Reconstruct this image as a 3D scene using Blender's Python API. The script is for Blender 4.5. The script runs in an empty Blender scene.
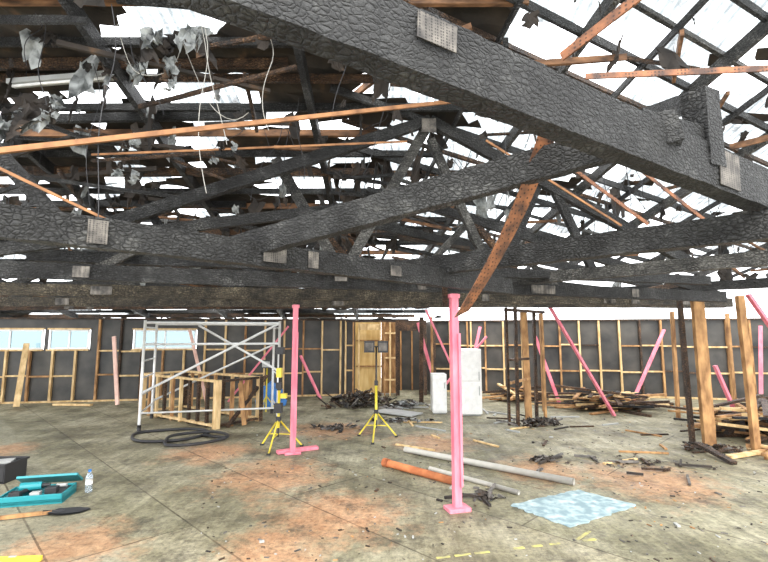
import bpy, math, random
from mathutils import Vector, Matrix, noise
random.seed(7)
R=random.random
def U(a,b): return a+(b-a)*random.random()
scn=bpy.context.scene
scn.view_settings.view_transform='Standard'
# ---------------------------------------------------------------- materials
def newmat(name):
    m=bpy.data.materials.new(name); m.use_nodes=True
    nt=m.node_tree; b=nt.nodes['Principled BSDF']
    return m,nt,b
def N(nt,t,**k):
    n=nt.nodes.new(t)
    for a,v in k.items():
        setattr(n,a,v)
    return n
def ramp(nt,fac,stops):
    r=N(nt,'ShaderNodeValToRGB'); nt.links.new(fac,r.inputs[0])
    els=r.color_ramp.elements
    while len(els)<len(stops): els.new(.5)
    for e,(p,c) in zip(els,stops):
        e.position=p; e.color=(c[0],c[1],c[2],1)
    return r.outputs[0]
def noisy(name,c1,c2,scale=6,rough=.8,stretch=(1,1,1),bump=.2,detail=6,metal=0,c3=None,lo=.3,hi=.7):
    m,nt,b=newmat(name)
    tc=N(nt,'ShaderNodeTexCoord'); mp=N(nt,'ShaderNodeMapping'); mp.inputs['Scale'].default_value=stretch
    nt.links.new(tc.outputs['Object'],mp.inputs[0])
    n=N(nt,'ShaderNodeTexNoise'); n.inputs['Scale'].default_value=scale; n.inputs['Detail'].default_value=detail
    nt.links.new(mp.outputs[0],n.inputs[0])
    st=[(lo,c1),(hi,c2)]
    if c3: st.append((min(.98,hi+.12),c3))
    nt.links.new(ramp(nt,n.outputs[0],st),b.inputs['Base Color'])
    b.inputs['Roughness'].default_value=rough; b.inputs['Metallic'].default_value=metal
    if bump:
        bp=N(nt,'ShaderNodeBump'); bp.inputs['Strength'].default_value=bump; bp.inputs['Distance'].default_value=.02
        nt.links.new(n.outputs[0],bp.inputs['Height']); nt.links.new(bp.outputs[0],b.inputs['Normal'])
    return m
def charred(name,lo,hi,ash,scale=42):
    m,nt,b=newmat(name); L=nt.links.new
    tc=N(nt,'ShaderNodeTexCoord')
    nd=N(nt,'ShaderNodeTexNoise'); nd.inputs['Scale'].default_value=10; nd.inputs['Detail'].default_value=5; nd.inputs['Roughness'].default_value=.6; L(tc.outputs['Object'],nd.inputs['Vector'])
    va=N(nt,'ShaderNodeVectorMath'); va.operation='MULTIPLY_ADD'; L(nd.outputs['Color'],va.inputs[0]); va.inputs[1].default_value=(.09,.09,.04); L(tc.outputs['Object'],va.inputs[2])
    mp=N(nt,'ShaderNodeMapping'); mp.inputs['Scale'].default_value=(.8,.7,1.15); L(va.outputs[0],mp.inputs[0])
    v=N(nt,'ShaderNodeTexVoronoi'); v.feature='DISTANCE_TO_EDGE'; v.inputs['Scale'].default_value=scale; L(mp.outputs[0],v.inputs['Vector'])
    n=N(nt,'ShaderNodeTexNoise'); n.inputs['Scale'].default_value=2.6; n.inputs['Detail'].default_value=12; n.inputs['Roughness'].default_value=.75
    L(tc.outputs['Object'],n.inputs['Vector'])
    n2=N(nt,'ShaderNodeTexNoise'); n2.inputs['Scale'].default_value=40; n2.inputs['Detail'].default_value=7; n2.inputs['Roughness'].default_value=.8
    mp2=N(nt,'ShaderNodeMapping'); mp2.inputs['Scale'].default_value=(.3,.3,1.5); L(tc.outputs['Object'],mp2.inputs[0]); L(mp2.outputs[0],n2.inputs['Vector'])
    cr=ramp(nt,v.outputs[0],[(0.0,(.06,.06,.06)),(.14,(.75,.75,.75)),(.5,(1.4,1.4,1.4))])
    cn=ramp(nt,n.outputs[0],[(.38,lo),(.56,hi),(.70,ash)])
    g=ramp(nt,n2.outputs[0],[(.32,(.2,.2,.2)),(.5,(.85,.85,.85)),(.68,(2.1,2.1,2.1))])
    n3=N(nt,'ShaderNodeTexNoise'); n3.inputs['Scale'].default_value=2.3; n3.inputs['Detail'].default_value=5; L(tc.outputs['Object'],n3.inputs['Vector'])
    msk=ramp(nt,n3.outputs[0],[(.38,(.45,.45,.45)),(.55,(1,1,1))])
    mx=N(nt,'ShaderNodeMixRGB'); mx.blend_type='MULTIPLY'; L(msk,mx.inputs[0])
    mx2=N(nt,'ShaderNodeMixRGB'); mx2.blend_type='MULTIPLY'; mx2.inputs[0].default_value=1
    L(cn,mx.inputs[1]); L(cr,mx.inputs[2]); L(mx.outputs[0],mx2.inputs[1]); L(g,mx2.inputs[2]); L(mx2.outputs[0],b.inputs['Base Color'])
    b.inputs['Roughness'].default_value=.5
    ad=N(nt,'ShaderNodeMixRGB'); ad.blend_type='MULTIPLY'; ad.inputs[0].default_value=.4; L(cr,ad.inputs[1]); L(g,ad.inputs[2])
    bp=N(nt,'ShaderNodeBump'); bp.inputs['Strength'].default_value=1.0; bp.inputs['Distance'].default_value=.02
    L(ad.outputs[0],bp.inputs['Height']); L(bp.outputs[0],b.inputs['Normal'])
    return m
def perforated(name,c1,c2,scale=32,metal=.3,rough=.6,holes=.33):
    m,nt,b=newmat(name)
    tc=N(nt,'ShaderNodeTexCoord')
    v=N(nt,'ShaderNodeTexVoronoi'); v.inputs['Scale'].default_value=scale; v.inputs['Randomness'].default_value=.15
    n=N(nt,'ShaderNodeTexNoise'); n.inputs['Scale'].default_value=9; n.inputs['Detail'].default_value=6
    nt.links.new(tc.outputs['Object'],v.inputs['Vector']); nt.links.new(tc.outputs['Object'],n.inputs['Vector'])
    h=ramp(nt,v.outputs[0],[(holes-.08,(.12,.12,.12)),(holes,(1,1,1))])
    cn=ramp(nt,n.outputs[0],[(.35,c1),(.65,c2)])
    mx=N(nt,'ShaderNodeMixRGB'); mx.blend_type='MULTIPLY'; mx.inputs[0].default_value=.85
    nt.links.new(cn,mx.inputs[1]); nt.links.new(h,mx.inputs[2]); nt.links.new(mx.outputs[0],b.inputs['Base Color'])
    b.inputs['Metallic'].default_value=metal; b.inputs['Roughness'].default_value=rough
    return m
def plain(name,c,rough=.5,metal=0):
    return noisy(name,[x*.85 for x in c],c,scale=12,rough=rough,bump=.03,metal=metal)

CH=charred('charred_timber',(.012,.012,.013),(.06,.061,.061),(.19,.19,.18),34)
CHL=charred('charred_timber_ash_grey',(.04,.039,.037),(.17,.165,.15),(.40,.39,.36),36)
CHT=charred('charred_timber_tan_ash',(.03,.025,.018),(.17,.14,.095),(.42,.36,.25),30)
CHB=charred('scorched_brown_timber',(.03,.017,.011),(.17,.09,.045),(.36,.20,.10),30)
SOOT=noisy('soot_black',(.009,.009,.009),(.045,.034,.026),3,c3=(.15,.085,.045),hi=.62)
BRN=noisy('scorched_purlin',(.04,.02,.012),(.30,.15,.07),4,stretch=(1,3,3))
RUST=perforated('rusted_perforated_steel',(.06,.028,.018),(.32,.125,.05),40,metal=.1)
RUSTO=noisy('rusted_strap_orange',(.14,.06,.025),(.44,.21,.085),6,rough=.7)
GALV=perforated('sooty_nail_plate',(.035,.032,.03),(.20,.18,.155),75,holes=.42)
PINE=noisy('pine_timber',(.46,.29,.12),(.84,.63,.34),5,stretch=(2,2,.6))
PINED=noisy('aged_orange_timber',(.17,.08,.03),(.58,.33,.14),4,stretch=(2,2,.8))
PLY=noisy('plywood_sheet',(.66,.42,.14),(.90,.68,.32),3,stretch=(3,3,.5))
PAPER=noisy('black_building_paper',(.018,.019,.02),(.085,.08,.07),1.6,rough=.45)
PINK=noisy('pink_primed_timber',(.70,.15,.22),(.90,.29,.36),5,rough=.6,bump=.05,stretch=(2,2,.6))
PINKP=noisy('pale_pink_timber',(.68,.40,.33),(.85,.60,.50),5,rough=.6,bump=.05)
ALU=plain('aluminium_tube',(.80,.81,.80),.35,.2)
WHITE=plain('white_enamel',(.9,.9,.88),.35)
YEL=plain('yellow_paint',(.80,.66,.06),.4)
BLK=plain('black_rubber',(.025,.025,.028),.5)
BLU=plain('blue_tarpaulin',(.04,.20,.55),.5)
TEAL=plain('teal_plastic',(.02,.28,.32),.4)
TEALD=plain('dark_teal_plastic',(.01,.11,.13),.4)
GREY=plain('grey_plastic',(.42,.43,.42),.5)
ASH=noisy('ash_debris',(.03,.03,.03),(.22,.20,.18),8)
SHEET=noisy('pale_blue_board',(.20,.29,.32),(.38,.49,.51),9,rough=.7,c3=(.58,.64,.64),lo=.4,hi=.6)
FOIL=noisy('torn_foil_insulation',(.05,.055,.055),(.42,.44,.43),7,rough=.4)
CONC=plain('pale_pipe_plastic',(.48,.465,.42),.5)
OXI=noisy('oxide_orange_pipe',(.36,.10,.035),(.66,.24,.09),5)
m,nt,b=newmat('bottle_plastic'); b.inputs['Base Color'].default_value=(.75,.85,.95,1); b.inputs['Roughness'].default_value=.08
b.inputs['Transmission Weight'].default_value=.85; BOT=m
def transp(name,build):
    m=bpy.data.materials.new(name); m.use_nodes=True; nt=m.node_tree; nt.nodes.clear()
    o=N(nt,'ShaderNodeOutputMaterial'); t=N(nt,'ShaderNodeBsdfTransparent'); build(nt,t)
    g=N(nt,'ShaderNodeBsdfGlossy'); g.inputs['Roughness'].default_value=.1; mx=N(nt,'ShaderNodeMixShader'); mx.inputs[0].default_value=.06
    nt.links.new(t.outputs[0],mx.inputs[1]); nt.links.new(g.outputs[0],mx.inputs[2]); nt.links.new(mx.outputs[0],o.inputs[0]); return m
def _gl(nt,t): t.inputs[0].default_value=(.40,.48,.50,1)
GLASS=transp('window_glass',_gl)
def _rs(nt,t):
    tc=N(nt,'ShaderNodeTexCoord')
    w=N(nt,'ShaderNodeTexWave'); w.bands_direction='X'; w.inputs['Scale'].default_value=2.6; w.inputs['Distortion'].default_value=.3
    n=N(nt,'ShaderNodeTexNoise'); n.inputs['Scale'].default_value=1.3; n.inputs['Detail'].default_value=9; n.inputs['Roughness'].default_value=.75
    nt.links.new(tc.outputs['Object'],w.inputs[0]); nt.links.new(tc.outputs['Object'],n.inputs[0])
    a=ramp(nt,w.outputs[0],[(.05,(.66,.69,.70)),(.4,(1,1,1))]); c=ramp(nt,n.outputs[0],[(.30,(.06,.055,.05)),(.39,(.22,.23,.235)),(.52,(.42,.44,.44))])
    mx=N(nt,'ShaderNodeMixRGB'); mx.blend_type='MULTIPLY'; mx.inputs[0].default_value=1
    nt.links.new(a,mx.inputs[1]); nt.links.new(c,mx.inputs[2]); nt.links.new(mx.outputs[0],t.inputs[0])
RSH=transp('translucent_corrugated_sheet',_rs)

# ---------------------------------------------------------------- mesh collector
class Mesh:
    def __init__(s,name): s.name=name; s.v=[]; s.f=[]; s.mi=[]; s.mats=[]; s.sm=[]
    def m(s,mat):
        if mat not in s.mats: s.mats.append(mat)
        return s.mats.index(mat)
    def add(s,vs,fs,mat,smooth=False):
        o=len(s.v); s.v+= [tuple(v) for v in vs]; k=s.m(mat)
        for f in fs: s.f.append([i+o for i in f]); s.mi.append(k); s.sm.append(smooth)
    def beam(s,a,b,w,h,mat,jit=0,seg=1,roll=0,up=None):
        a=Vector(a);b=Vector(b);d=(b-a).normalized()
        u0=Vector(up) if up else (Vector((0,0,1)) if abs(d.z)<.95 else Vector((0,1,0)))
        sd=d.cross(u0).normalized(); u=sd.cross(d).normalized()
        if roll:
            q=Matrix.Rotation(roll,3,d); sd=q@sd; u=q@u
        vs=[];fs=[]
        for i in range(seg+1):
            p=a.lerp(b,i/seg)
            for x,y in((-1,-1),(1,-1),(1,1),(-1,1)):
                vs.append(p+sd*(x*w/2*(1+U(-jit,jit)))+u*(y*h/2*(1+U(-jit,jit))))
        for i in range(seg):
            for k in range(4):
                fs.append([i*4+k,i*4+(k+1)%4,i*4+4+(k+1)%4,i*4+4+k])
        fs.append([3,2,1,0]); e=seg*4; fs.append([e,e+1,e+2,e+3])
        s.add(vs,fs,mat); return s
    def box(s,c,sz,mat,rz=0):
        c=Vector(c);x,y,z=[q/2 for q in sz];M=Matrix.Rotation(rz,3,'Z')
        vs=[c+M@Vector(p) for p in((-x,-y,-z),(x,-y,-z),(x,y,-z),(-x,y,-z),(-x,-y,z),(x,-y,z),(x,y,z),(-x,y,z))]
        s.add(vs,[[3,2,1,0],[4,5,6,7],[0,1,5,4],[1,2,6,5],[2,3,7,6],[3,0,4,7]],mat); return s
    def tube(s,pts,r,mat,n=8,closed=False):
        pts=[Vector(p) for p in pts]; L=len(pts); vs=[];fs=[]
        rs=r if isinstance(r,(list,tuple)) else [r]*L
        for i,p in enumerate(pts):
            if closed: d=pts[(i+1)%L]-pts[i-1]
            else: d=pts[min(i+1,L-1)]-pts[max(i-1,0)]
            d.normalize()
            if d.length<.5: d=Vector((0,0,1))
            a=Vector((0,0,1)) if abs(d.z)<.9 else Vector((1,0,0))
            x=d.cross(a).normalized(); y=d.cross(x)
            for k in range(n):
                t=2*math.pi*k/n; vs.append(p+x*math.cos(t)*rs[i]+y*math.sin(t)*rs[i])
        for i in range(L if closed else L-1):
            j=(i+1)%L
            for k in range(n): fs.append([i*n+k,i*n+(k+1)%n,j*n+(k+1)%n,j*n+k])
        if not closed: fs.append(list(range(n))); fs.append([(L-1)*n+k for k in range(n)][::-1])
        s.add(vs,fs,mat,True); return s
    def quadsheet(s,c,w,h,ax,ay,mat,n=4,crumple=.05):
        c=Vector(c);ax=Vector(ax).normalized();ay=Vector(ay).normalized();nz=ax.cross(ay)
        vs=[];fs=[]
        for j in range(n+1):
            for i in range(n+1):
                e=.2 if (i in(0,n) or j in(0,n)) else .03
                vs.append(c+ax*((i/n-.5)*w+U(-e,e)*w)+ay*((j/n-.5)*h+U(-e,e)*h)+nz*U(-crumple,crumple))
        for j in range(n):
            for i in range(n):
                a=j*(n+1)+i; fs.append([a,a+1,a+n+2,a+n+1])
        s.add(vs,fs,mat); return s
    def done(s,bevel=0):
        me=bpy.data.meshes.new(s.name); me.from_pydata(s.v,[],s.f)
        for q in s.mats: me.materials.append(q)
        me.polygons.foreach_set('material_index',s.mi); me.polygons.foreach_set('use_smooth',s.sm); me.update()
        ob=bpy.data.objects.new(s.name,me); scn.collection.objects.link(ob)
        if bevel:
            b=ob.modifiers.new('bevel','BEVEL'); b.width=bevel; b.segments=2; b.limit_method='ANGLE'
        return ob

# ---------------------------------------------------------------- floor
fm,nt,b=newmat('chipboard_floor_sooty')
geo=N(nt,'ShaderNodeNewGeometry'); P=geo.outputs['Position']
def L(a,b_): nt.links.new(a,b_)
def noise_t(sc,det=8,rough=.6,rot=None,st=(1,1,1)):
    n=N(nt,'ShaderNodeTexNoise'); n.inputs['Scale'].default_value=sc; n.inputs['Detail'].default_value=det; n.inputs['Roughness'].default_value=rough
    if rot is None: L(P,n.inputs['Vector'])
    else:
        q=N(nt,'ShaderNodeMapping'); q.inputs['Rotation'].default_value=(0,0,rot); q.inputs['Scale'].default_value=st; L(P,q.inputs[0]); L(q.outputs[0],n.inputs['Vector'])
    return n.outputs[0]
def mix(fac,a,b_,mode='MIX'):
    x=N(nt,'ShaderNodeMixRGB'); x.blend_type=mode
    for i,q in enumerate((fac,a,b_)):
        if isinstance(q,(int,float)): x.inputs[i].default_value=q
        elif isinstance(q,tuple): x.inputs[i].default_value=(*q,1)
        else: L(q,x.inputs[i])
    return x.outputs[0]
def math_(op,a,b_=0,clamp=False):
    x=N(nt,'ShaderNodeMath'); x.operation=op; x.use_clamp=clamp
    for i,q in enumerate((a,b_)):
        if isinstance(q,(int,float)): x.inputs[i].default_value=q
        else: L(q,x.inputs[i])
    return x.outputs[0]
base=ramp(nt,noise_t(.9,12,.65),[(.34,(.13,.113,.07)),(.48,(.28,.255,.17)),(.66,(.48,.44,.33))])
fine=ramp(nt,noise_t(16,10,.8),[(.32,(.35,.35,.33)),(.5,(.95,.95,.95)),(.68,(1.4,1.4,1.36))])
base=mix(1,base,fine,'MULTIPLY')
streak=ramp(nt,noise_t(1.3,8,.7,math.radians(45),(6,.6,1)),[(.35,(.65,.64,.60)),(.65,(1.15,1.15,1.12))])
base=mix(1,base,streak,'MULTIPLY')
sep=N(nt,'ShaderNodeSeparateXYZ'); L(P,sep.inputs[0])
sm=math_('ADD',sep.outputs[0],sep.outputs[1])
left=math_('MULTIPLY',math_('SUBTRACT',2.12,sm),8,True)
lc=mix(1,ramp(nt,noise_t(1.6,10,.65),[(.3,(.22,.20,.14)),(.7,(.43,.40,.295))]),fine,'MULTIPLY')
base=mix(math_('MULTIPLY',left,.8),base,lc)
def spot(x,y,r):
    d=N(nt,'ShaderNodeVectorMath'); d.operation='DISTANCE'; L(P,d.inputs[0]); d.inputs[1].default_value=(x,y,0)
    return math_('SUBTRACT',1,math_('DIVIDE',d.outputs['Value'],r),True)
tot=None
for x,y,r in((-.55,5.2,1.4),(-1.6,6.6,1.5),(-2.9,4.5,1.0),(2.3,6.9,1.2),(3.6,6.4,1.6),(-1.1,9.7,1.6),(-2.9,7.9,1.3),(-6.5,8.0,1.0),(.9,8.6,1.4),(-1.0,4.4,.9)):
    q=spot(x,y,r); tot=q if tot is None else math_('MAXIMUM',tot,q)
om=math_('MULTIPLY',math_('SUBTRACT',math_('ADD',math_('MULTIPLY',tot,.5),noise_t(2.4,14,.8)),.67),5,True)
base=mix(math_('MULTIPLY',om,.74),base,mix(1,ramp(nt,noise_t(5,10),[(.3,(.42,.185,.085)),(.7,(.70,.41,.23))]),fine,'MULTIPLY'))
st=math_('MULTIPLY',math_('SUBTRACT',noise_t(1.7,15,.82),.51),9,True)
st=math_('MULTIPLY',st,math_('SUBTRACT',1,math_('MULTIPLY',left,.75)))
base=mix(math_('MULTIPLY',st,.74),base,(.055,.047,.034))
sp=math_('MULTIPLY',math_('SUBTRACT',noise_t(19,8,.85),.55),14,True)
sp=math_('MULTIPLY',sp,math_('MULTIPLY',math_('SUBTRACT',noise_t(1.3,4),.36),6,True))
base=mix(math_('MULTIPLY',sp,.85),base,(.04,.036,.03))
wp=math_('MULTIPLY',math_('SUBTRACT',noise_t(13,8,.85),.61),14,True)
base=mix(math_('MULTIPLY',wp,.55),base,(.62,.60,.52))
mp=N(nt,'ShaderNodeMapping'); mp.inputs['Rotation'].default_value=(0,0,math.radians(45)); L(P,mp.inputs[0])
mp.inputs['Location'].default_value=(.1,.29,0)
br=N(nt,'ShaderNodeTexBrick'); L(mp.outputs[0],br.inputs[0]); br.inputs['Scale'].default_value=1
br.inputs['Mortar Size'].default_value=.012; br.inputs['Mortar Smooth'].default_value=.4
br.inputs['Brick Width'].default_value=4.8; br.inputs['Row Height'].default_value=1.2
br.inputs['Color1'].default_value=(1,1,1,1); br.inputs['Color2'].default_value=(.74,.77,.74,1); br.inputs['Mortar'].default_value=(.25,.23,.2,1)
brf=ramp(nt,noise_t(1.1,6,.7),[(.35,(.5,.5,.5)),(.6,(1,1,1))])
base=mix(brf,base,br.outputs[0],'MULTIPLY')
L(base,b.inputs['Base Color'])
L(ramp(nt,noise_t(3),[(.3,(.4,)*3),(.7,(.85,)*3)]),b.inputs['Roughness'])
bp=N(nt,'ShaderNodeBump'); bp.inputs['Strength'].default_value=.4; bp.inputs['Distance'].default_value=.02
L(noise_t(12,8,.7),bp.inputs['Height']); L(bp.outputs[0],b.inputs['Normal'])
f=Mesh('floor'); f.box((0,8,-.1),(36,26,.2),fm); f.done()
YLM=noisy('worn_yellow_line',(.30,.28,.15),(.50,.46,.15),9,c3=(.66,.62,.12),lo=.42,hi=.6)
yl=Mesh('floor_line_marking')
for k in range(9):
    u=-.78+k*.185; 
    if k in(3,7): continue
    yl.box((1.28+u*math.cos(.235),4.46+u*math.sin(.235),.003),(U(.1,.18),U(.025,.04),.004),YLM,.235)
yl.box((1.95,4.72,.003),(.28,.03,.004),YLM,.75)
yl.done()

# ---------------------------------------------------------------- stud walls
def studwall(name,a,b,h,openings=(),stud=PINE,pitch=.6,rows=(.8,1.6),dark=.2,alt=None):
    a=Vector((a[0],a[1],0));b=Vector((b[0],b[1],0));Ln=(b-a).length;d=(b-a)/Ln;n=Vector((d.y,-d.x,0))
    rz=math.atan2(d.y,d.x); w=Mesh(name); alt=alt or stud
    def pick(): return CHB if R()<dark else (stud if R()<.65 else alt)
    def panel(u0,u1,z0,z1):
        if u1-u0>.01: w.box(a+d*((u0+u1)/2)-n*.06+Vector((0,0,(z0+z1)/2)),(u1-u0,.02,z1-z0),PAPER,rz)
    u=0
    for o0,o1,z0,z1 in openings:
        panel(u,o0,0,h); panel(o0,o1,0,z0); panel(o0,o1,z1,h); u=o1
        for z in(z0,z1): w.box(a+d*((o0+o1)/2)+Vector((0,0,z)),(o1-o0,.1,.045),stud,rz)
    panel(u,Ln,0,h)
    u=.02
    while u<Ln:
        inop=any(o0+.05<u<o1-.05 for o0,o1,_,_ in openings)
        mt=pick()
        if not inop: w.box(a+d*u+Vector((0,0,h/2)),(.055,.095,h),mt,rz)
        else:
            z0=[o for o in openings if o[0]+.05<u<o[1]-.05][0][2]
            w.box(a+d*u+Vector((0,0,z0/2)),(.055,.095,z0),mt,rz)
        for r_ in rows:
            if R()<.93 and not (inop and r_>1.45) and u+pitch<Ln: w.box(a+d*(u+pitch/2)+Vector((0,0,r_+U(-.03,.03))),(pitch-.05,.085,.045),pick(),rz)
        if R()<.12: w.box(a+d*(u+.12)+Vector((0,0,h/2)),(.05,.09,h),pick(),rz)
        u+=pitch
    w.box(a+d*Ln/2+Vector((0,0,.0225)),(Ln,.095,.045),stud,rz)
    w.box(a+d*Ln/2+Vector((0,0,h+.0225)),(Ln,.095,.045),CHB,rz)
    return w.done(),a,d,n,rz
la=(-15.0,12.5);lb=(-1.25,15.1)
Ll=math.hypot(13.75,2.6)
def ul(X): return (X+15.0)/13.75*Ll
wins=[(ul(-11.7),ul(-9.95),1.5,2.12),(ul(-9.85),ul(-8.75),1.5,2.12),(ul(-7.6),ul(-5.8),1.5,2.12)]
o,a,d,n,rz=studwall('wall_back_left',la,lb,2.4,wins,rows=(.75,1.48),dark=.08,alt=PINED)
for i,(o0,o1,z0,z1) in enumerate(wins):
    w=Mesh('window_%d'%(i+1)); c=a+d*((o0+o1)/2)
    w.box(c+Vector((0,0,(z0+z1)/2))-n*.05,(o1-o0-.08,.008,z1-z0-.08),GLASS,rz)
    for zz in(z0+.045,z1-.045): w.box(c-n*.05+Vector((0,0,zz)),(o1-o0-.06,.05,.045),ALU,rz)
    for uu in(o0+.05,(o0+o1)/2,o1-.05): w.box(a+d*uu-n*.05+Vector((0,0,(z0+z1)/2)),(.045,.05,z1-z0-.08),ALU,rz)
    w.done()
studwall('wall_back_right',(1.7,16.2),(14.5,13.0),2.4,(),stud=PINE,rows=(.8,1.6),dark=.15,alt=PINED)
w=Mesh('wall_back_centre')
w.box((-1.1,15.2,1.2),(.3,.02,2.36),PAPER); w.box((-.55,15.5,1.2),(.9,.02,2.36),PLY); w.box((.16,15.5,1.2),(.5,.02,2.36),PINED)
for x,mt in((-1.25,PINE),(-1.0,PINED),(-.82,PINE),(-.12,PINE),(.02,PINED),(.2,PINE),(.4,CHB)): w.box((x,15.05,1.2),(.05,.09,2.4),mt)
for x0,z,wd in((-1.12,.8,.2),(-1.12,1.6,.2),(.2,1.2,.35),(.2,2.0,.35),(.2,.5,.35)): w.box((x0,15.04,z),(wd,.09,.045),PINE)
for z in(.9,1.75): w.box((-.5,15.46,z),(.85,.05,.05),PINED)
w.box((-.47,15.05,2.2),(.68,.09,.2),PINE)
w.box((-.4,15.05,2.38),(1.7,.1,.05),CHB)
w.box((.9,15.2,2.25),(1.0,.1,.35),CHB)
for x in(.46,1.35,1.65): w.box((x,15.15,1.2),(.09,.12,2.4),CHB)
w.box((1.0,16.6,1.2),(1.7,.04,2.4),PAPER)
w.box((1.55,15.7,1.2),(.04,1.1,2.4),PAPER)
for x in(.6,1.0,1.3): w.box((x,16.5,1.2),(.05,.09,2.4),PINED)
w.done()

# ---------------------------------------------------------------- roof
def RZ(x,y): return 5.55-.25*(y-4)
rf=Mesh('ceiling')
dx,dy=.22,.14
nx=int(32/dx); ny=int(15.0/dy)
vid={}
def vtx(i,j):
    if (i,j) not in vid:
        x=-16+i*dx+U(-.09,.09); y=1.6+j*dy+U(-.05,.05)
        vid[(i,j)]=len(rf.v); rf.v.append((x,y,RZ(x,y)+.1+U(-.03,.03)))
    return vid[(i,j)]
ks=rf.m(SOOT)
for i in range(nx):
    for j in range(ny):
        x=-16+i*dx; y=1.6+j*dy
        nn=noise.noise(Vector((x*.6,y*1.7,3.1)))+.45*noise.noise(Vector((x*2.2,y*5,9)))+.2*noise.noise(Vector((x*6,y*9,2)))
        t=-.14 if x<-.6 else (-.14+min(1,(x+.6)/1.2)*.60)
        if x<-.6 and y>7.5: t=-.03
        if x>2 and y>10.5: t=2
        if nn>t:
            rf.f.append([vtx(i,j),vtx(i+1,j),vtx(i+1,j+1),vtx(i,j+1)]); rf.mi.append(ks); rf.sm.append(False)
rf.done()
rs=Mesh('translucent_roof_sheets')
xx=-15.5
while xx<15:
    yy=1.8
    while yy<(11 if xx>2 else 15.8):
        if R()<(.75 if xx>0 else .45):
            e=U(-.03,.03); l=1.02
            P4=[(xx,yy),(xx+.86,yy+e),(xx+.86,yy+l),(xx,yy+l-e)]
            rs.add([(p[0],p[1],RZ(*p)+.22) for p in P4],[[0,1,2,3]],RSH)
        yy+=1.05
    xx+=.9
rs.done()
fr=Mesh('roof_purlins')
y=1.8;k=0
while y<16.4:
    z=RZ(0,y)
    mt=[CH,BRN,CH,CHB][k%4]
    fr.beam((-16,y,z),(U(.2,1.6),y+U(-.05,.05),z+.0),.05,.1,mt,.15,12)
    if k%2==0: fr.beam((-12+U(0,3),y+.25,z-.15),(U(-3,0),y+.3+U(-.2,.2),z-.15+U(-.1,.1)),.06,.12,[CH,CHB][k//2%2],.2,8)
    y+=.52;k+=1
for i in range(22):
    A=Vector((-1.5+i*.1,.9+i*.59,0));Bq=A+Vector((17,7.9,0))
    if A.y<1.6: A=A+(Bq-A)*((1.6-A.y)/(Bq.y-A.y))
    if Bq.y>12: Bq=A+(Bq-A)*((12-A.y)/(Bq.y-A.y))
    if (Bq-A).length<1 or A.y>11.5: continue
    A.z=RZ(0,A.y);Bq.z=RZ(0,Bq.y)
    fr.beam(A,Bq,.045,[.1,.06][i%2],[CH,CHB,CH,CHL][i%4],.12,14)
for i in range(15):
    x0=2.0+i*.95
    A=Vector((x0,1.7,RZ(0,1.7)-.08));Bq=Vector((x0-2.3,12,RZ(0,12)-.08))
    w_=.07 if i%2 else .035
    fr.beam(A,Bq,w_,w_*2.2,[CH,CHL][i%2],.12,12)
for x in(-13,-10.5,-8,-5.5,-3.2,-1.0):
    fr.beam((x,1.7,RZ(0,1.7)-.12),(x+U(-.2,.2),16.2,RZ(0,16.2)-.12),.08,.18,CH,.15,14)
for i in range(120):
    x=U(-11,.5);y=U(3.5,13);z=RZ(x,y)-U(.1,.6);a_=U(-.35,.35) if R()<.7 else U(0,3.1);l=U(.6,2.6)
    fr.beam((x,y,z),(x+l*math.cos(a_),y+l*math.sin(a_),z+U(-.45,.25)),.04,U(.03,.08),random.choice([CH,CH,SOOT,CHB,BRN,CHB]),.25,4)
for i in range(40):
    x=U(0,10);y=U(4,11);z=RZ(x,y)-U(.05,.4);a_=U(-.8,1.2);l=U(.6,1.8)
    fr.beam((x,y,z),(x+l*math.cos(a_),y+l*math.sin(a_),z+U(-.45,.15)),.04,U(.03,.08),random.choice([CH,CHB,BRN]),.2,4)
fr.done()
hs=Mesh('torn_roof_lining')
for i in range(600):
    x=U(-11,2.5) if R()<.85 else U(2.5,9);y=U(3.6,12);z=RZ(x,y)-U(.0,.5)
    s_=U(.04,.27); an=U(0,6.28)
    hs.quadsheet((x,y,z),s_,s_*U(.6,2.4),(math.cos(an),math.sin(an),U(-.4,.4)),(U(-.3,.3),U(-.3,.3),1),SOOT if R()<.85 else FOIL,4,s_*.15)
for x,y,z,s_ in((-2.45,4.6,5.05,.26),(-3.9,4.9,4.5,.36),(-4.2,4.9,4.3,.3),(-2.3,4.7,4.75,.2),(-4.3,5.2,4.7,.3),(-3.3,5.6,4.4,.2),(-2.15,4.6,5.2,.3),(-2.7,4.7,4.9,.18),(-3.6,4.7,4.35,.22),(-3.1,5.2,3.9,.14),(-1.9,5.2,4.1,.12)):
    for q in range(3): hs.quadsheet((x+U(-.12,.12),y+U(-.1,.1),z+U(-.12,.12)),s_*U(.5,1),s_*U(.6,1.3),(1,U(-.6,.6),U(-.3,.5)),(U(-.4,.4),.3,1),FOIL if q else SOOT,6,.05)
hs.done()
t=Mesh('fluorescent_batten_light')
t.beam((-4.6,5.3,5.02),(-3.3,5.25,5.10),.13,.06,GREY); t.tube([(-4.55,5.27,4.97),(-3.35,5.22,5.05)],.018,WHITE,8)
for x in(-4.4,-3.5): t.tube([(x,5.28,5.05),(x,5.28,5.28)],.006,BLK,5)
t.done()

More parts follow.
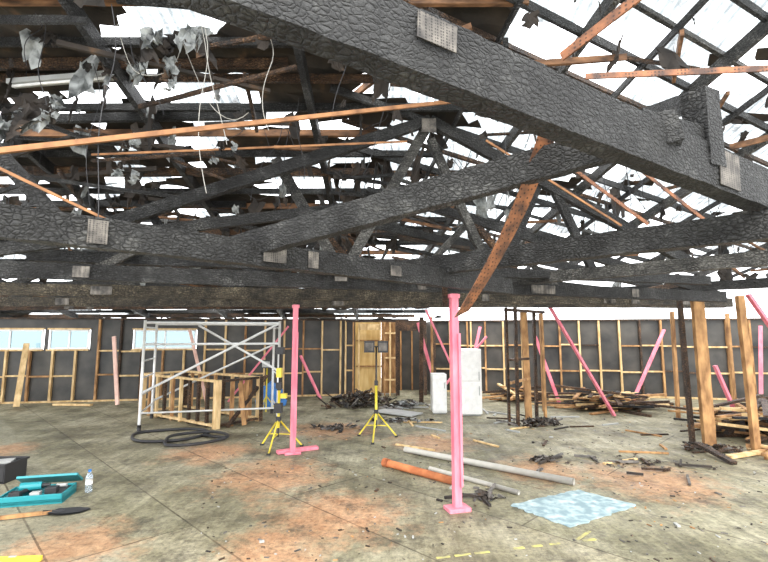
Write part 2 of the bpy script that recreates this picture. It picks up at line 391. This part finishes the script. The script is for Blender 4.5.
# ---------------------------------------------------------------- trusses
def plates(t,c,along,w,h,off=.075):
    c=Vector(c);al=Vector(along).normalized(); nrm=al.cross(Vector((0,0,1))).normalized()
    if nrm.y>0: nrm=-nrm
    t.beam(c+nrm*off-al*w/2,c+nrm*off+al*w/2,.006,h,GALV)
def lerp(a,b,t): return tuple(Vector(a).lerp(Vector(b),t))
t=Mesh('roof_truss')
a=(-.95,1.25,3.24);b=(3.9,3.84,2.90)
t.beam(a,b,.13,.29,CH,.03,60)
t.beam(lerp(a,b,.63),tuple(Vector(lerp(a,b,.63))+Vector((0,0,.52))),.16,.16,CH,.06,6,up=(1,.5,0))
t.beam(tuple(Vector(lerp(a,b,.62))+Vector((0,0,.45))),(2.9,6.3,4.8),.08,.14,CH,.06,8)
t.beam(tuple(Vector(lerp(a,b,.63))+Vector((0,0,.2))),tuple(Vector(lerp(a,b,.50))+Vector((0,0,.12))),.1,.12,CH,.06,6)
plates(t,lerp(a,b,.655),Vector(b)-Vector(a),.24,.24)
plates(t,tuple(Vector(lerp(a,b,.235))+Vector((0,0,.06))),Vector(b)-Vector(a),.2,.12)
t.done()
t=Mesh('charred_rafter'); t.beam((-1.35,3.72,2.62),(1.75,2.59,3.18),.1,.2,CH,.04,30); t.done()
t=Mesh('roof_beam')
t.beam((.1,5.58,2.73),(3.6,2.4,2.72),.13,.2,CH,.05,26); t.done()
t=Mesh('roof_beam'); t.beam((1.5,7.3,2.77),(5.0,3.5,2.72),.12,.15,CHL,.05,22); t.done()
t=Mesh('roof_beam'); t.beam((3.6,9.7,2.79),(7.6,5.5,2.74),.12,.15,CH,.05,22); t.done()
t=Mesh('roof_truss')
a=(-2.9,1.95,2.6);b=(1.6,5.83,2.56)
t.beam(a,b,.12,.19,CH,.05,40)
for q,w_,h_ in((.235,.11,.15),(.44,.2,.12),(.50,.1,.14),(.66,.14,.1)): plates(t,lerp(a,b,q),Vector(b)-Vector(a),w_,h_)
t.done()
t=Mesh('roof_truss')
RL=((-3.73,5.2,3.05),(.65,6.2,4.98));RRr=((.65,6.2,4.98),(4.7,6.85,3.0))
t.beam(*RL,.1,.15,CH,.06,20); t.beam(*RRr,.1,.15,CH,.06,20)
t.beam((-1.46,5.92,4.3),(-.62,6.1,2.86),.09,.13,CHL,.04,10)
t.beam((-.5,6.1,2.86),(.58,6.2,4.83),.09,.14,CHL,.04,12)
t.beam((.66,6.2,4.7),(1.45,6.3,2.9),.09,.11,CHL,.04,10)
t.beam((-2.9,5.5,3.45),(-2.5,5.7,2.86),.09,.1,CH,.04,6)
t.beam((2.29,6.5,4.2),(1.7,6.4,2.86),.08,.11,CH,.04,8)
t.beam((2.5,6.5,4.05),(3.1,6.6,2.75),.08,.11,CH,.04,8)
t.beam((-4.1,5.2,2.86),(4.9,6.85,2.76),.1,.13,CH,.05,24)
t.beam((-.56,5.9,2.64),(-.56,5.9,2.98),.16,.02,GALV,up=(0,1,0))
t.beam((.63,6.1,4.76),(.63,6.1,4.96),.2,.02,GALV,up=(0,1,0))
t.done()
t=Mesh('charred_strut'); t.beam((-2.75,3.1,3.25),(-2.2,3.25,2.6),.08,.1,CH,.06,8); t.done()
def far(a,b,rise,h=.18,mat=CH,npan=6):
    t=Mesh('roof_truss'); a=Vector(a);b=Vector(b); t.beam(a,b,.1,h,mat,.07,40)
    ap=a.lerp(b,.5)+Vector((0,0,rise))
    t.beam(a,ap,.08,.13,CH,.06,14); t.beam(ap,b,.08,.13,CH,.06,14)
    for i in range(1,npan):
        u=i/npan; bot=a.lerp(b,u); uu=u+(.5/npan)*(1 if i%2 else -1); top=a.lerp(b,uu)+Vector((0,0,rise*(1-abs(2*uu-1))))
        t.beam(bot,top,.07,.09,random.choice([CH,CHL,CHB]),.05,6)
    for i in range(6): plates(t,a.lerp(b,U(.05,.95)),b-a,U(.12,.3),h*.7,.06)
    return t.done()
far((-5.2,4.6,2.66),(5.9,7.9,2.6),1.2)
far((-7.5,6.3,2.62),(7.3,9.6,2.62),1.25,mat=CHT,npan=8)
far((-9.5,8.6,2.58),(8.5,11.4,2.70),.95,mat=CHT,npan=9)
far((-11.5,10.8,2.58),(9.5,13.2,2.84),.6,h=.14,mat=CHB,npan=11)
def strap(a,b,w,h,m_=RUST):
    t=Mesh('rusted_steel_strap'); t.beam(a,b,w,h,m_,.05,10); t.done()
strap((-2.9,2.75,3.04),(.815,5.0,4.63),.03,.038,RUSTO)
strap((-2.7,2.85,3.12),(-1.8,3.65,2.66),.01,.02,RUSTO)
strap((1.5,3.2,3.86),(3.3,2.95,3.80),.012,.045)
strap((1.75,1.9,3.95),(1.1,2.65,3.66),.012,.06)
strap((1.95,4.5,3.62),(2.72,4.6,3.08),.012,.035)
strap((2.6,4.5,3.64),(3.32,4.6,3.11),.012,.035)
strap((-3.6,5.4,4.15),(.3,5.7,4.45),.012,.025,RUSTO)
strap((1.4,6.0,4.6),(3.4,6.4,3.5),.012,.03,RUSTO)
t=Mesh('hanging_steel_brace')
A=Vector((1.06,2.74,3.3));Bq=Vector((.6,3.3,2.1));vs=[];fs=[]
for i in range(25):
    u=i/24;p=A.lerp(Bq,u)+Vector((.05*math.sin(u*math.pi)-.04*u*u,0,0));an=.05+u*.7
    dr=Vector((math.cos(an),math.sin(an)*.6,.34)).normalized()
    for sgn in(-1,1): vs.append(p+dr*sgn*.07)
for i in range(24): fs.append([2*i,2*i+1,2*i+3,2*i+2])
t.add(vs,fs,RUST); ob=t.done(); so=ob.modifiers.new('s','SOLIDIFY'); so.thickness=.006

# ---------------------------------------------------------------- hanging cables
cb=Mesh('hanging_cables')
def cable(a,b,sag,r=.004,mat=BLK,n=14):
    a=Vector(a);b=Vector(b);w=U(-.08,.08)
    cb.tube([a.lerp(b,i/n)+Vector((w*math.sin(i/n*6),.04*math.sin(i/n*9),-sag*4*(i/n)*(1-i/n))) for i in range(n+1)],r,mat,5)
for q in(((-1.95,4.4,5.4),(-1.75,4.4,3.35),0),((-1.98,4.4,5.4),(-1.62,4.5,3.9),0),((-1.3,4.6,5.3),(-1.2,4.6,4.1),0),((-2.9,4.6,5.3),(-2.3,4.8,5.2),.5),((-2.3,4.8,5.3),(-1.5,4.8,4.4),.4),
          ((-1.7,6,4.9),(-1.2,6,3.0),0),((-1.1,5.6,5),(-1.05,5.6,3.8),0),((1.6,5.6,5),(1.5,5.6,3.1),0),((-3.4,5.0,5.1),(-3.3,5,3.4),0),((.1,6.6,4.8),(1.0,6.8,4.7),.6),((-2.6,7,4.7),(-1.4,7,4.6),.6),
          ((2.9,6,4.9),(3.0,6,3.3),0),((-2.2,3.4,4.6),(-2.05,3.2,2.7),.0),((-.6,8,4.5),(.3,8,4.4),.9),((1.9,9,4.2),(2.8,9,4.2),.9)):
    cable(*q,mat=BLK if R()<.7 else CONC)
for i in range(80):
    x=U(-8,7);y=U(4.5,11);z=RZ(x,y); cable((x,y,z),(x+U(-.5,.5),y,z-U(.4,1.6)),U(0,.2),.005)
cb.done()

# ---------------------------------------------------------------- props
def prop(x,y,h,pre=None,sole=False):
    t=Mesh('pink_timber_prop')
    t.box((x,y,h/2+.02),(.085,.085,h-.04),PINK,.3)
    t.box((x,y,.02),(.26,.18,.04),PINK,.3); t.box((x,y,h-.03),(.12,.1,.05),PINK,.3)
    t.box((x+.05,y-.055,h/2-.1),(.03,.02,h*.7),PINK,.3)
    if pre: t.beam((x-.1,y+.02,h-.15),(x-.1,y+.02,h+.12),.06,.06,CHB,.05,3)
    if sole: t.box((x+.06,y+.14,.03),(.7,.12,.05),PINK,.5)
    t.done(.004)
prop(.82,5.37,2.43,True); prop(-1.51,7.81,2.46,False,True)
def brace(a,b,w=.09,mat=PINK,h=.05): 
    t=Mesh('pink_diagonal_brace'); t.beam(a,b,w,h,mat); t.done(.003)
brace((3.97,11.0,2.66),(5.5,11.2,0.03),.1)
brace((8.6,14.1,2.1),(7.3,13.7,.03),.1)
brace((4.4,13.4,1.9),(4.95,13.2,.03),.09)
brace((7.0,9.8,1.3),(7.45,9.8,.03),.09)
brace((6.4,8,2.65),(8.0,8.0,.03),.09)
brace((-2.85,13.7,2.2),(-4.5,13.5,.03),.1)
brace((-5.8,13.7,2.1),(-5.0,13.2,.03),.08,PINKP)
brace((-7.75,13.2,1.9),(-7.35,12.9,.03),.1,PINKP)
brace((-2.6,14.4,1.3),(-1.9,14.0,.03),.09)
brace((1.1,12.0,2.6),(2.25,12,.03),.1)
brace((1.0,13.5,2.3),(1.6,13.4,.03),.09)
brace((2.9,13,1.9),(1.7,12.8,.6),.08)
brace((3.1,14.8,2.2),(2.5,14.5,.03),.09)
brace((11.0,13.4,2.2),(10.4,12.9,.03),.09)
t=Mesh('leaning_timber_plank'); t.beam((-10.2,13.15,1.7),(-9.9,12.6,.02),.14,.04,PINE); t.done()
t=Mesh('timber_offcut'); t.beam((-9.1,12.9,.04),(-8.0,12.8,.04),.12,.05,PINE); t.done()

def posts(lst,name='burnt_timber_post'):
    for x,y,w,h,mt,lean in lst:
        t=Mesh(name); t.beam((x,y,0),(x+lean,y,h),w,.09,mt,.06,14,up=(0,1,0)); t.done()
posts([(5.72,8.3,.20,2.6,PINED,-.02),(5.52,8.45,.06,2.6,CHB,-.04),(6.22,7.9,.11,2.62,PINED,-.05),(2.72,10.2,.05,2.55,CHB,0),(2.88,10.1,.06,2.55,CHB,.02),(3.3,10.7,.14,2.5,PINED,-.04),
       (3.5,10.75,.06,2.5,CHB,.02),(3.75,10.9,.05,2.45,PINED,0),(1.05,13.2,.12,2.45,CHB,.03),(1.35,13.0,.06,2.45,PINED,0),(4.1,12,.06,2.5,PINED,0),(6.9,11,.06,2.5,PINED,.03),(9.0,12.0,.06,2.5,PINED,.0)])
t=Mesh('charred_nogging_rails')
t.beam((2.7,10.15,2.5),(3.8,10.9,2.48),.09,.06,CHB,.1,6); t.beam((2.75,10.15,1.4),(3.35,10.7,1.4),.06,.05,CHB,.1,4); t.beam((2.75,10.15,.9),(3.35,10.7,.95),.06,.05,PINED,.1,4); t.done()

# ---------------------------------------------------------------- scaffold
t=Mesh('scaffold_tower')
F1=Vector((-5.0,9.6,0));F2=Vector((-2.34,10.3,0));B1=Vector((-5.45,11.0,0));B2=Vector((-2.8,11.7,0));Z=lambda p,z: Vector((p.x,p.y,z))
for p in(F1,F2,B1,B2):
    t.tube([Z(p,.1),Z(p,2.25)],.03,ALU); t.tube([Z(p,0),Z(p,.12)],.04,BLK)
for z in(2.2,1.75):
    t.tube([Z(F1,z),Z(F2,z)],.026,ALU)
t.tube([Z(B1,2.2),Z(B2,2.2)],.026,ALU)
for z in(.35,.7,1.05,1.4,1.75,2.1): t.tube([Z(F1,z),Z(B1,z)],.018,ALU)
for z in(.35,1.05,1.75,2.1): t.tube([Z(F2,z),Z(B2,z)],.018,ALU)
t.tube([Z(F1,.75),Z(F2,2.2)],.026,ALU); t.tube([Z(F1.lerp(F2,.38),2.15),Z(F2,1.15)],.024,ALU); t.tube([Z(B1,.4),Z(B2,1.7)],.024,ALU)
t.tube([Z(F1,.35),Z(F2,.35)],.02,ALU)
t.done()
# ---------------------------------------------------------------- timber balustrade
t=Mesh('stairwell_balustrade')
C=[Vector(p) for p in((-6.0,11.6,0),(-3.5,9.8,0),(-2.85,10.7,0),(-5.35,12.5,0))]
for i in range(4):
    p,q=C[i],C[(i+1)%4];n_=max(3,int((q-p).length/.32))
    for k in range(n_+1):
        c=p.lerp(q,k/n_); big=.10 if k in(0,n_) else .055
        t.beam(c,c+Vector((0,0,.95 if k%3 else 1.0)),big,big*1.3,random.choice([PINE,PINED,PINED,CHB]),up=(q-p).normalized())
    for z in(.06,.97): t.beam(p+Vector((0,0,z)),q+Vector((0,0,z)),.1,.045,PINE if i!=1 else CHB)
t.beam(C[1]+Vector((.2,.1,0.02)),C[2]+Vector((.1,.2,1.0)),.09,.045,CHB)
t.beam(C[1]+Vector((.5,.3,0.02)),C[2]+Vector((-.3,-.5,.9)),.09,.045,PINED)
t.done()
# ---------------------------------------------------------------- light stands
def stand(x,y,h,name='tripod_work_light',heads=True):
    t=Mesh(name)
    t.tube([(x,y,.35),(x,y,h*.6)],.025,YEL); t.tube([(x,y,h*.6),(x,y,h)],.016,BLK)
    for k in range(3):
        an=k*2.094+.4; ex=Vector((math.cos(an)*.42,math.sin(an)*.42,0))
        t.tube([(x,y,.5),(x+ex.x,y+ex.y,.02)],.015,YEL); t.tube([(x,y,.25),(x+ex.x*.55,y+ex.y*.55,.22)],.01,YEL)
        t.box((x+ex.x,y+ex.y,.015),(.06,.06,.03),BLK)
    t.box((x,y,h*.6),(.07,.07,.09),BLK); t.box((x,y,.5),(.08,.08,.08),BLK); t.tube([(x,y,.2),(x,y,.5)],.02,BLK)
    if heads:
        t.tube([(x-.2,y,h),(x+.2,y,h)],.015,BLK)
        for sx in(-.13,.13):
            t.box((x+sx,y-.05,h+.0),(.2,.09,.22),BLK); t.box((x+sx,y-.1,h+.0),(.15,.01,.15),ASH)
            for q in(-.06,0,.06): t.box((x+sx+q,y+.01,h),(.015,.05,.15),BLK)
    else:
        t.box((x,y,h-.05),(.14,.14,.12),BLK); t.box((x,y-.02,h*.75),(.09,.1,.16),YEL); t.box((x,y-.02,h*.62),(.1,.1,.1),BLK); t.box((x,y-.02,h*.4),(.13,.12,.16),BLK); t.box((x+.09,y-.02,h*.52),(.1,.1,.08),YEL)
    t.done()
stand(-.15,8.89,1.72); stand(-1.83,8.14,1.72,'site_power_stand',False)
t=Mesh('work_light'); 
t.tube([(-3.0,11.9,0),(-3.0,11.9,1.1)],.02,YEL); t.box((-3.0,11.85,1.2),(.25,.12,.2),BLK); t.box((-3.0,11.78,1.2),(.2,.01,.15),GREY)
for k in range(3): t.tube([(-3.0,11.9,.4),(-3+.3*math.cos(k*2.1),11.9+.3*math.sin(k*2.1),.01)],.014,YEL)
t.done()
t=Mesh('white_cabinet')
t.box((2.1,11.6,.82),(.56,.55,1.56),WHITE); t.box((2.1,11.31,.42),(.53,.03,.76),WHITE); t.box((2.1,11.31,1.2),(.53,.03,.74),WHITE)
t.box((2.31,11.28,.95),(.02,.03,.22),GREY); t.box((2.31,11.28,.6),(.02,.03,.22),GREY); t.box((2.1,11.6,.02),(.5,.5,.04),GREY); t.done(.012)
t=Mesh('small_white_cabinet'); t.box((1.38,11.8,.5),(.36,.45,.94),WHITE); t.box((1.38,11.56,.5),(.33,.03,.86),WHITE); t.box((1.5,11.53,.7),(.02,.03,.15),GREY); t.box((1.38,11.8,.015),(.32,.4,.03),GREY); t.done(.012)
t=Mesh('blue_tarpaulin_bundle'); 
vs=[];fs=[];n1,n2=14,8
for j in range(n2+1):
    for i in range(n1):
        th=2*math.pi*i/n1;ph=j/n2*math.pi/2; r=.42*math.cos(ph)*(1+.25*noise.noise(Vector((math.cos(th)*2,math.sin(th)*2,ph*3))))
        vs.append((-3.15+r*math.cos(th),13.0+r*.7*math.sin(th),.6*math.sin(ph)*(1+.2*noise.noise(Vector((i*.7,j,2))))))
for j in range(n2):
    for i in range(n1): fs.append([j*n1+i,j*n1+(i+1)%n1,(j+1)*n1+(i+1)%n1,(j+1)*n1+i])
t.add(vs,fs,BLU); t.done()

# ---------------------------------------------------------------- hose
t=Mesh('black_hose'); pts=[]
for i in range(90):
    u=i/89*4*math.pi; rr=.62+.12*math.sin(u*.5)+.05*math.sin(3*u)
    cx=-4.1 if u<2*math.pi else -3.5
    pts.append((cx+rr*math.cos(u)*(1 if u<2*math.pi else .95),9.1+(.55+.05*math.sin(u*2))*math.sin(u)-(0 if u<2*math.pi else .45),.03+.035*(u>2*math.pi)))
t.tube(pts,.028,BLK,8); t.done()
t=Mesh('plastic_pipe'); t.tube([(.35,7.9,.05),(2.47,6.2,.05)],.045,CONC,12); t.done()
t=Mesh('plastic_pipe'); t.tube([(.66,6.87,.03),(1.65,5.85,.03)],.03,CONC,10); t.done()
t=Mesh('orange_pipe'); t.tube([(.0,7.1,.055),(.92,6.2,.055)],.052,OXI,14); t.tube([(.0,7.1,.055),(.07,7.03,.055)],.062,OXI,14); t.done()
t=Mesh('pale_board'); n_=18
def bil(u,v):
    A=Vector((1.45,5.5,.012)).lerp(Vector((1.89,4.89,.012)),u); Bq=Vector((2.43,6.02,.012)).lerp(Vector((2.9,5.5,.012)),u); return A.lerp(Bq,v)
rim=[bil(i/n_,0) for i in range(n_)]+[bil(1,i/n_) for i in range(n_)]+[bil(1-i/n_,1) for i in range(n_)]+[bil(0,1-i/n_) for i in range(n_)]
rim=[p+Vector((U(-.02,.02),U(-.02,.02),0)) for p in rim]; k=len(rim)
vs=rim+[p-Vector((0,0,.01)) for p in rim]
t.add(vs,[list(range(k))]+[[i,i+k,(i+1)%k+k,(i+1)%k] for i in range(k)],SHEET); t.done()
def pile(name,cx,cy,w,dp,h,n,mats,l=(1.0,2.4)):
    t=Mesh(name)
    for i in range(n):
        u=i/n; x=cx+random.gauss(0,w*.28)*(1-.4*u); y=cy+random.gauss(0,dp*.28); z=.03+h*u*U(.5,1.0); an=random.gauss(0,.45)+(0 if R()<.8 else 1.2); ll=U(*l)/2
        dz=U(-.1,.1)*(.3+u)
        a=(x-ll*math.cos(an),y-ll*math.sin(an),max(.03,z-dz)); b_=(x+ll*math.cos(an),y+ll*math.sin(an),max(.03,z+dz))
        t.beam(a,b_,U(.05,.11),U(.03,.06),random.choice(mats),.05,3)
    t.done()
pile('salvaged_timber_pile',5.8,12.3,2.2,1.1,.5,60,[PINED,PINED,CHB,PINE,CHB,CH])
pile('salvaged_timber_pile',7.3,9.3,1.5,1.6,.6,60,[PINED,CHB,CHB,PINE,CH])
pile('salvaged_timber_pile',4.1,13.9,2,1,.4,26,[PINED,CHB,PINE])
pile('salvaged_timber_pile',10.5,11.6,2,1,.5,36,[PINED,CHB,CHB])
pile('scorched_offcuts_pile',6.6,7.6,1.6,.5,.08,12,[PINE,CHB,PINED],(.5,1.4))
def rubble(name,cx,cy,w,dp,h,n,mats,smin=.06,smax=.28):
    t=Mesh(name)
    for i in range(n):
        x=cx+random.gauss(0,w*.3);y=cy+random.gauss(0,dp*.3)
        r=max(0,1-((x-cx)/w)**2*2-((y-cy)/dp)**2*2); s_=U(smin,smax)
        an=U(0,3.1); 
        t.quadsheet((x,y,s_*.25+h*r*R()),s_,s_*U(.5,1),(math.cos(an),math.sin(an),U(-.5,.5)),(-math.sin(an),math.cos(an),U(-.5,.5)),random.choice(mats),3,s_*.18)
    for i in range(n//6):
        x=cx+random.gauss(0,w*.3);y=cy+random.gauss(0,dp*.3);an=U(0,6.3);l=U(.15,.5)
        t.beam((x,y,.03),(x+l*math.cos(an),y+l*math.sin(an),U(.03,h)),.03,.03,random.choice(mats))
    t.done()
rubble('burnt_rubble_heap',-.6,13.0,1.5,1.2,.35,120,[ASH,SOOT,SOOT,CHB])
rubble('burnt_rubble_heap',.6,12.6,.9,.7,.15,50,[ASH,FOIL,SOOT,GREY],.06,.22)
rubble('burnt_rubble_heap',2.5,7.35,.35,.16,.06,30,[SOOT,ASH],.04,.12)
rubble('burnt_rubble_heap',1.2,5.75,.3,.22,.06,28,[SOOT,ASH],.04,.12)
rubble('burnt_rubble_heap',3.3,10.2,.9,.4,.12,60,[SOOT,ASH,CHB],.05,.2)
rubble('burnt_rubble_heap',5.6,8.0,.7,.3,.08,36,[SOOT,ASH,CHB],.05,.16)
rubble('burnt_rubble_heap',-1.0,9.8,1.0,.5,.04,40,[SOOT,ASH],.04,.14)
rubble('burnt_rubble_heap',.4,10.6,1.2,.5,.04,50,[SOOT,ASH,FOIL],.04,.14)
rubble('burnt_rubble_heap',3.8,7.2,1.6,.9,.02,60,[SOOT,ASH,CHB],.02,.08)
t=Mesh('grey_sheet_offcut'); t.beam((-.1,11.9,.05),(.8,11.3,.03),.6,.02,GREY); t.done()
t=Mesh('floor_debris')
for i in range(1300):
    y=4+abs(random.gauss(0,4.8)); x=U(-.4,.95)*y*.95
    if y>14 or x+y<2.4 and R()<.9: continue
    if noise.noise(Vector((x*.8,y*.8,5)))<-.05 and R()<.85: continue
    s_=U(.004,.018)*(1 if R()<.95 else 2.2); an=U(0,6.3)
    t.box((x,y,s_*.25),(s_*2*U(.5,1.8),s_,s_*.5),random.choice([SOOT,SOOT,ASH,ASH,CHB,PINED,GREY]),an)
for i in range(30):
    x=U(.5,6.5);y=U(7,12);an=U(0,3.1);l=U(.2,.9)
    t.beam((x,y,.015),(x+l*math.cos(an),y+l*math.sin(an),.015),.04,.025,random.choice([CHB,PINED,PINE,SOOT,GREY]))
t.done()

# ---------------------------------------------------------------- tools on left
t=Mesh('open_tool_case'); cx,cy,rz=-4.12,5.7,.25
M=Matrix.Rotation(rz,3,'Z')
def lb_(p,s,mt): t.box(Vector((cx,cy,0))+M@Vector(p),s,mt,rz)
lb_((0,0,.03),(.66,.42,.06),TEAL)
for p,s in(((0,-.2,.06),(.66,.02,.1)),((0,.2,.06),(.66,.02,.1)),((-.32,0,.06),(.02,.42,.1)),((.32,0,.06),(.02,.42,.1))): lb_(p,s,TEAL)
A=Vector((cx,cy,0))+M@Vector((0,.21,.09))
t.beam(A+M@Vector((-.33,.10,.06)),A+M@Vector((.33,.10,.06)),.25,.03,TEAL,roll=-.55)
t.beam(A+M@Vector((-.26,.09,.08)),A+M@Vector((.26,.09,.08)),.16,.02,TEALD,roll=-.55)
lb_((-.2,.0,.08),(.16,.34,.05),TEALD); lb_((.02,.1,.08),(.2,.14,.05),TEALD); lb_((.22,.0,.075),(.14,.34,.04),BLK)
c0=Vector((cx,cy,0)); P_=lambda *p: c0+M@Vector(p)
t.tube([P_(-.2,.02,.15),P_(.02,.04,.15)],[.05,.045],TEAL,10); t.tube([P_(.02,.04,.15),P_(.1,.05,.15)],[.03,.015],BLK,10)
t.tube([P_(-.12,.02,.12),P_(-.16,-.13,.1)],.028,BLK,8); lb_((-.17,-.15,.11),(.11,.08,.08),BLK)
lb_((.17,-.08,.12),(.12,.1,.08),BLK); t.tube([P_(.15,.1,.12),P_(.26,.1,.12)],.022,GREY,8); lb_((.02,-.12,.1),(.1,.08,.05),GREY)
t.done(.004)
t=Mesh('water_bottle'); bx,by=-3.68,5.95
t.tube([(bx,by,0),(bx,by,.01),(bx,by,.09),(bx,by,.12),(bx,by,.15),(bx,by,.2),(bx,by,.235),(bx,by,.25)],[.034,.04,.04,.036,.04,.04,.016,.015],BOT,14)
t.tube([(bx,by,.25),(bx,by,.275)],.019,BLU,12); t.tube([(bx,by,.1),(bx,by,.17)],.041,WHITE,14); t.done()
t=Mesh('black_crate'); X0,Y0=-5.22,6.45
for p,s in(((0,0,.015),(.45,.38,.03)),((0,-.18,.13),(.45,.02,.24)),((0,.18,.13),(.45,.02,.24)),((-.22,0,.13),(.02,.38,.24)),((.22,0,.13),(.02,.38,.24)),((0,-.2,.24),(.48,.03,.03)),((0,.2,.24),(.48,.03,.03))):
    t.box(Vector((X0,Y0,0))+Vector(p),s,BLK)
t.box((X0,Y0,.2),(.3,.2,.1),GREY,.4); t.done(.004)
t=Mesh('spade'); t.beam((-4.3,4.98,.03),(-3.62,5.24,.03),.04,.035,PINED)
vs=[(-3.64,5.17,.03),(-3.60,5.32,.03),(-3.42,5.40,.015),(-3.28,5.39,.005),(-3.34,5.26,.01),(-3.48,5.18,.02)]
t.add(vs,[[0,5,4,3,2,1]],BLK); t.add([(x,y,z+.012) for x,y,z in vs],[[0,1,2,3,4,5]],BLK); t.tube([(-3.7,5.21,.035),(-3.52,5.28,.03)],[.022,.012],BLK); t.done()
t=Mesh('spirit_level'); t.beam((-3.55,4.16,.03),(-2.96,4.20,.03),.03,.04,YEL); t.box((-3.2,4.185,.052),(.06,.026,.006),GREY,.1); t.done(.003)

# ---------------------------------------------------------------- light
w=bpy.data.worlds.new('overcast_sky'); scn.world=w; w.use_nodes=True
bg=w.node_tree.nodes['Background']; bg.inputs[0].default_value=(.96,.975,1,1); bg.inputs[1].default_value=4.2
sd=bpy.data.lights.new('sun','SUN'); sd.energy=4.0; sd.angle=math.radians(50); sd.color=(1,.94,.84)
so=bpy.data.objects.new('sun',sd); so.rotation_euler=(math.radians(38),math.radians(14),0); scn.collection.objects.link(so)
cd=bpy.data.cameras.new('camera'); cd.lens=21.4; cd.sensor_width=36; cd.clip_end=200
co=bpy.data.objects.new('camera',cd); co.location=(0,0,1.95); co.rotation_euler=(math.radians(90+6.7),0,0); scn.collection.objects.link(co); scn.camera=co
